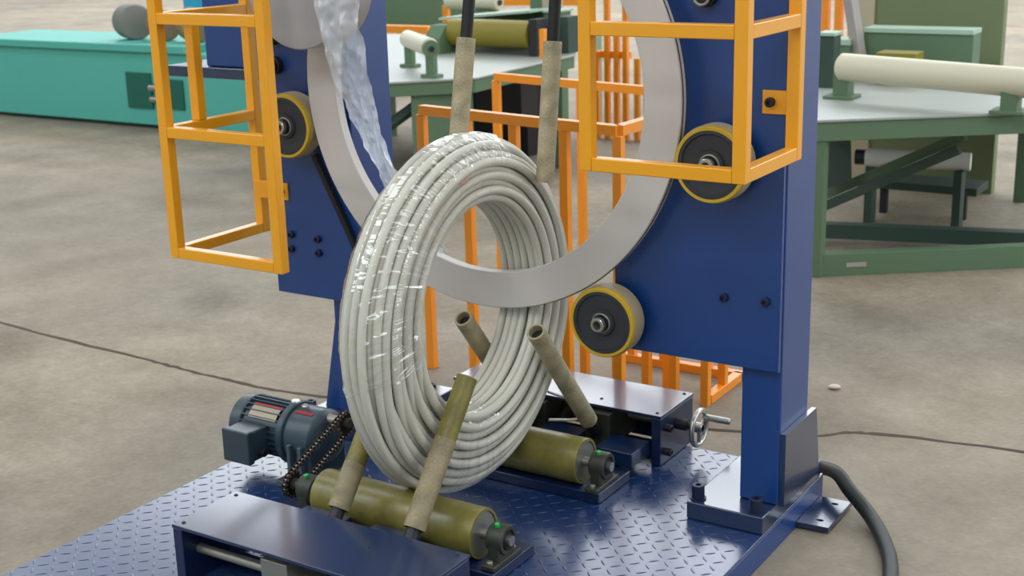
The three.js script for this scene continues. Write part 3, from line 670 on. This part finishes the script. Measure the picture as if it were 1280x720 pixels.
{ // large green conveyor table, centre
  const t = thing('work_table', 'large green-edged work table with a pale top behind the coil', 'table', [-4.9, 0, -6.8]);
  const Y = 0.7, pts = [[-4.95, -5.49], [-4.202, -6.246], [-4.267, -7.487], [-4.75, -8.3], [-6.4, -8.3], [-6.3, -6.9]];
  part('tabletop', slabXZ(pts, Y - 0.012, Y, 0.002), M.tableTop, t);
  const ins = pts.map(([x, z]) => [x + (-5 - x) * 0.012, z + (-6.9 - z) * 0.012]);
  part('apron', slabXZ(ins, Y - 0.085, Y - 0.0125, 0.002), M.machGreen, t);
  const leg = (x, z, w, m = M.machGreen) => part('leg', bx(x - w / 2, x + w / 2, 0, Y - 0.085, z - w / 2, z + w / 2), m, t);
  leg(-4.80, -5.75, 0.07, M.machGreenDk); leg(-4.82, -6.05, 0.1); leg(-4.31, -7.35, 0.08); leg(-6.1, -7.9, 0.08);
  part('end_panel', slabXZ([[-4.49, -6.02], [-4.25, -6.28], [-4.28, -6.32], [-4.52, -6.06]], 0, Y - 0.085), M.machGreen, t);
  part('brace', sqBar(V(-4.68, 0.4, -5.95), V(-4.45, 0.6, -6.15), 0.05), M.machGreenDk, t);
  part('under_cabinet', bx(-5.6, -4.68, 0, Y - 0.09, -8.0, -7.55), M.black, t);
  part('drawer_box', bx(-4.95, -4.6, 0.25, 0.55, -7.55, -7.35), M.dark, t);
}
solo('green_post', 'slim grey-green upright between the right guard frame and the rack', 'post', bx(-4.8, -4.74, 0, 0.72, -8.7, -8.6), std(0x7d9a85, 0.6));
{ // small white roller on its stand
  const t = thing('roller_stand', 'short white roller on two green supports at the near end of the table', 'roller', [-4.65, 0.7, -6.35]);
  const a = V(-4.44, 0.7, -6.16), b = V(-4.87, 0.7, -6.54);
  const d = b.clone().sub(a).normalize(), y = 0.86;
  for (const p of [a, b]) part('support', [bx(p.x - 0.028, p.x + 0.028, 0.7, y - 0.03, p.z - 0.02, p.z + 0.02), bx(p.x - 0.055, p.x + 0.055, 0.7, 0.72, p.z - 0.035, p.z + 0.035), cyl(V(p.x, y, p.z).addScaledVector(d, -0.02), V(p.x, y, p.z).addScaledVector(d, 0.02), 0.048)], M.machGreen, t);
  part('roller_body', drum(V(a.x, y + 0.005, a.z).addScaledVector(d, 0.021), V(b.x, y + 0.005, b.z).addScaledVector(d, 0.04), 0.052, 0.008), M.cream, t);
  part('axle_end', cyl(V(a.x, y, a.z).addScaledVector(d, -0.03), V(a.x, y, a.z).addScaledVector(d, 0.02), 0.015), M.dark, t);
}
{ // olive roller in its green housing
  const t = thing('coating_roller', 'wide olive-yellow roller under a pale green cover on the table', 'roller', [-4.8, 0.7, -7.35]);
  part('roller_body', drum(V(-5.12, 0.83, -7.36), V(-4.495, 0.83, -7.34), 0.088, 0.004, 40), M.olive, t);
  part('housing_end', slabZY([[-7.2, 0.7], [-7.2, 0.8], [-7.28, 0.88], [-7.45, 0.88], [-7.45, 0.7]], -5.24, -5.12, 0.002), M.machGreen, t);
  part('end_bracket', bx(-4.49, -4.43, 0.7, 0.93, -7.42, -7.28), M.dark, t);
  part('cover', slab([[-5.26, 0.9], [-4.55, 0.96], [-4.55, 0.975], [-5.26, 0.915]], 'xy', -7.7, -7.4), M.machPale, t);
  part('cover_back', slab([[-5.26, 0.7], [-4.55, 0.7], [-4.55, 0.96], [-5.26, 0.9]], 'xy', -7.74, -7.7), M.machGreen, t);
}
{
  const t = thing('green_machine', 'tall green machine housing at the back of the work table', 'machine', [-4.6, 0.7, -7.9]);
  part('upright', bx(-4.77, -4.67, 0.7, 1.35, -7.86, -7.76), M.machGreen, t);
  part('upright', bx(-4.67, -4.57, 0.7, 1.35, -7.85, -7.75), M.creamDk, t, 'cream upright');
  part('side_panel', bx(-4.54, -4.44, 0.7, 0.95, -7.73, -7.55), M.machGreen, t);
  part('lid', bx(-4.545, -4.43, 0.95, 0.965, -7.745, -7.54), M.machPale, t);
  part('side_panel', bx(-4.43, -4.33, 0.7, 0.93, -7.66, -7.5), M.machGreenDk, t);
}
solo('stop_post', 'short orange stop post on the table beside the right hanging pole', 'post', bx(-4.365, -4.33, 0.7, 0.88, -7.24, -7.2), M.orangeDeep);
{ const t = thing('cream_roller', 'cream roller with a round end at the top edge far behind the table', 'roller', [-5.88, 0.8, -9.1]);
  part('roller_body', drum(V(-6.3, 0.9, -9.0), V(-5.78, 0.9, -8.95), 0.06, 0.006), M.cream, t);
  part('end_hub', drum(V(-5.78, 0.9, -8.95), V(-5.765, 0.9, -8.948), 0.022, 0.002, 20), M.dark, t);
  part('stand', bx(-6.0, -5.84, 0, 0.84, -9.04, -8.9), M.machGreen, t); }
solo('green_cabinet', 'long green cabinet far behind the orange beam at the top edge', 'cabinet', bx(-9.6, -7.5, 0, 0.8, -11.6, -11), M.machGreen);
solo('stacked_boards', 'pinkish boards stacked in front of the far green cabinet', 'boards', bx(-8.6, -7.3, 0, 0.46, -10.9, -10.2), std(0xb59a84, 0.7));

// ---------------------------------------------------------------- right-hand table
{
  const t = thing('green_table', 'green-framed machine table with a pale top at the right edge', 'table', [-1.4, 0, -6]);
  const Y = 0.7, pts = [[-1.965, -5.5], [-1.05, -6.19], [-1.5, -7.6], [-2.72, -7.3]];
  part('tabletop', slabXZ(pts, Y - 0.012, Y, 0.002), M.tableTop, t);
  const ins = pts.map(([x, z]) => [x + (-1.8 - x) * 0.012, z + (-6.6 - z) * 0.012]);
  part('apron', slabXZ(ins, Y - 0.095, Y - 0.0125, 0.002), M.machGreen, t);
  const leg = (x, z, w = 0.06) => part('leg', bx(x - w / 2, x + w / 2, 0, Y - 0.095, z - w / 2, z + w / 2), M.machGreen, t);
  leg(-1.965, -5.56); leg(-1.12, -6.2); leg(-1.52, -7.5); leg(-2.62, -7.25);
  part('lower_beam', slabXZ([[-1.94, -5.55], [-1.1, -6.17], [-1.14, -6.22], [-1.98, -5.6]], 0.0, 0.1, 0.002), M.machGreen, t);
  part('lower_beam', slabXZ([[-2.2, -6.1], [-1.25, -6.35], [-1.27, -6.42], [-2.22, -6.17]], 0.03, 0.1, 0.002), M.machGreenDk, t);
  part('brace', sqBar(V(-2.12, 0.2, -6.02), V(-1.5, 0.52, -6.05), 0.045), M.machGreenDk, t);
  part('brace', sqBar(V(-2.12, 0.25, -6.1), V(-1.5, 0.57, -6.13), 0.045), M.machGreen, t);
  part('hanging_plate', slab([[-2.11, 0.29], [-1.97, 0.34], [-1.985, 0.6], [-2.08, 0.6], [-2.12, 0.52]], 'xy', -6.02, -6.0), M.machGreenDk, t);
  part('label_plate', (() => { const g = new THREE.BoxGeometry(0.09, 0.02, 0.002); g.rotateY(0.636); return g.translate(-1.81, 0.05, -5.643); })(), M.grey, t, 'pale label strip');
}
{
  const t = thing('white_roller', 'long cream white roller on a green stand on the right-hand table', 'roller', [-1.7, 0.7, -6.2]);
  part('roller_body', drum(V(-2.1, 0.848, -6.17), V(-1.15, 0.83, -5.98), 0.064, 0.014), M.cream, t);
  part('stand', [bx(-2.12, -2.05, 0.7, 0.82, -6.24, -6.14), bx(-2.16, -2.02, 0.7, 0.715, -6.26, -6.12)], M.machGreen, t);
  part('stand', [bx(-1.32, -1.25, 0.7, 0.8, -6.06, -5.96), bx(-1.36, -1.22, 0.7, 0.715, -6.08, -5.94)], M.machGreen, t);
}
{
  const t = thing('green_housing', 'green machine housing with pale top edges behind the cream white roller', 'machine', [-2.2, 0.7, -6.8]);
  part('front_panel', bx(-2.33, -2.245, 0.7, 0.955, -6.6, -6.5), M.machGreenDk, t);
  part('panel_edge', bx(-2.335, -2.24, 0.955, 0.972, -6.62, -6.49), M.machPale, t);
  part('side_panel', bx(-2.42, -2.3, 0.7, 0.87, -7.05, -6.9), M.machGreen, t);
  part('panel_edge', bx(-2.42, -2.3, 0.87, 0.9, -7.06, -6.89), M.machPale, t);
  part('side_panel', bx(-2.26, -1.7, 0.7, 0.93, -7.15, -7.0), M.machGreen, t);
  part('panel_edge', bx(-2.26, -1.7, 0.93, 0.955, -7.16, -6.99), M.machPale, t);
  part('slanted_arm', sqBar(V(-2.35, 1.2, -6.97), V(-2.245, 0.72, -6.95), 0.055), M.grey, t, 'grey slanted arm');
}
solo('cream_column', 'cream upright panel behind the grey slanted arm at the right', 'panel', bx(-2.5, -2.4, 0, 1.4, -7.75, -7.6), M.creamDk);
solo('olive_screen', 'olive green upright screen at the upper right edge', 'screen', bx(-2.4, -1.7, 0, 1.4, -7.7, -7.62), std(0x74805a, 0.6));
solo('olive_block', 'small olive-yellow block behind the cream white roller', 'block', bx(-2.1, -1.9, 0.7, 0.86, -6.85, -6.7), M.olive);
solo('brown_bobbin', 'small brown bobbin between the green panels behind the cream white roller', 'bobbin', drum(V(-2.31, 0.7, -6.75), V(-2.31, 0.84, -6.75), 0.025, 0.006, 20), std(0xa9825e, 0.6));
{
  const t = thing('paper_roll', 'white paper roll on a dark core under the right-hand table', 'roll', [-1.92, 0, -6.65]);
  part('roll_body', drum(V(-2.1, 0.345, -6.62), V(-1.6, 0.345, -6.7), 0.045, 0.003), std(0xd8d8d2, 0.7), t);
  part('core', cyl(V(-2.15, 0.345, -6.612), V(-2.1, 0.345, -6.62), 0.038), M.dark, t);
  for (const x of [-2.08, -1.64]) part('stand', bx(x - 0.02, x + 0.02, 0, 0.305, -6.7, -6.62), M.machGreenDk, t);
}
{
  const t = thing('low_bench', 'low dark green bench on the floor beneath the right-hand table', 'bench', [-1.9, 0, -6.95]);
  part('bench_top', bx(-2.22, -1.6, 0.14, 0.18, -7.1, -6.86), M.machGreenDk, t);
  for (const x of [-2.09, -1.68]) part('leg', bx(x - 0.018, x + 0.018, 0, 0.14, -6.95, -6.91), M.dark, t);
}
railing('orange railing of three posts at the upper right behind the blue column', [[-3.175, -9], [-2.9, -9.02]], 1.3, 0.055, [3], M.orangeDeep);

// ---------------------------------------------------------------- left background
{
  const t = thing('teal_machine', 'long teal machine bed far back on the left', 'machine', [-8, 0, -7.7]);
  part('bed', bx(-10.2, -6.45, 0.03, 0.6, -8.1, -7.4, 0.01), M.teal, t);
  part('top_ledge', bx(-10.25, -7.6, 0.6, 0.66, -8.15, -7.36, 0.008), M.teal, t);
  part('recess', bx(-7.86, -7.68, 0.17, 0.4, -7.4, -7.385), M.tealDk, t);
  part('recess', bx(-8.3, -8.02, 0.16, 0.44, -7.4, -7.385), M.tealDk, t);
  part('handle', [drum(V(-8.02, 0.33, -7.37), V(-7.93, 0.33, -7.37), 0.03, 0.008, 20)], M.steel, t);
  part('handle', [drum(V(-8.02, 0.24, -7.37), V(-7.93, 0.24, -7.37), 0.025, 0.008, 20)], M.steel, t);
  part('base', bx(-10.2, -6.5, 0, 0.03, -8.05, -7.45), M.machGreenDk, t);
}
solo('brown_drum', 'brown drum on the teal machine bed at the left edge', 'drum', drum(V(-8.24, 0.781, -7.75), V(-8.06, 0.781, -7.64), 0.12, 0.01), M.brown);
solo('tan_drum', 'tan drum on the teal machine bed next to the dark gap', 'drum', drum(V(-7.9, 0.791, -7.75), V(-7.72, 0.791, -7.64), 0.13, 0.01), std(0x8e7a50, 0.7));
solo('dark_motor', 'dark motor block on the teal machine bed behind the guard top', 'motor', [bx(-7.5, -7.2, 0.601, 0.93, -7.95, -7.7, 0.02), drum(V(-7.56, 0.85, -7.72), V(-7.3, 0.85, -7.72), 0.08, 0.01)], std(0x5d5650, 0.6));
solo('grey_spool', 'grey spool on the teal machine bed outside the guard frame', 'spool', drum(V(-8.6, 0.8, -7.75), V(-8.4, 0.8, -7.65), 0.14, 0.01), std(0x7c7a72, 0.7));
solo('cyan_bin', 'cyan bin far behind the teal machine at the top edge', 'bin', bx(-9.25, -8.7, 0, 0.92, -9.4, -9), M.cyan);

renderer.render(scene, camera);
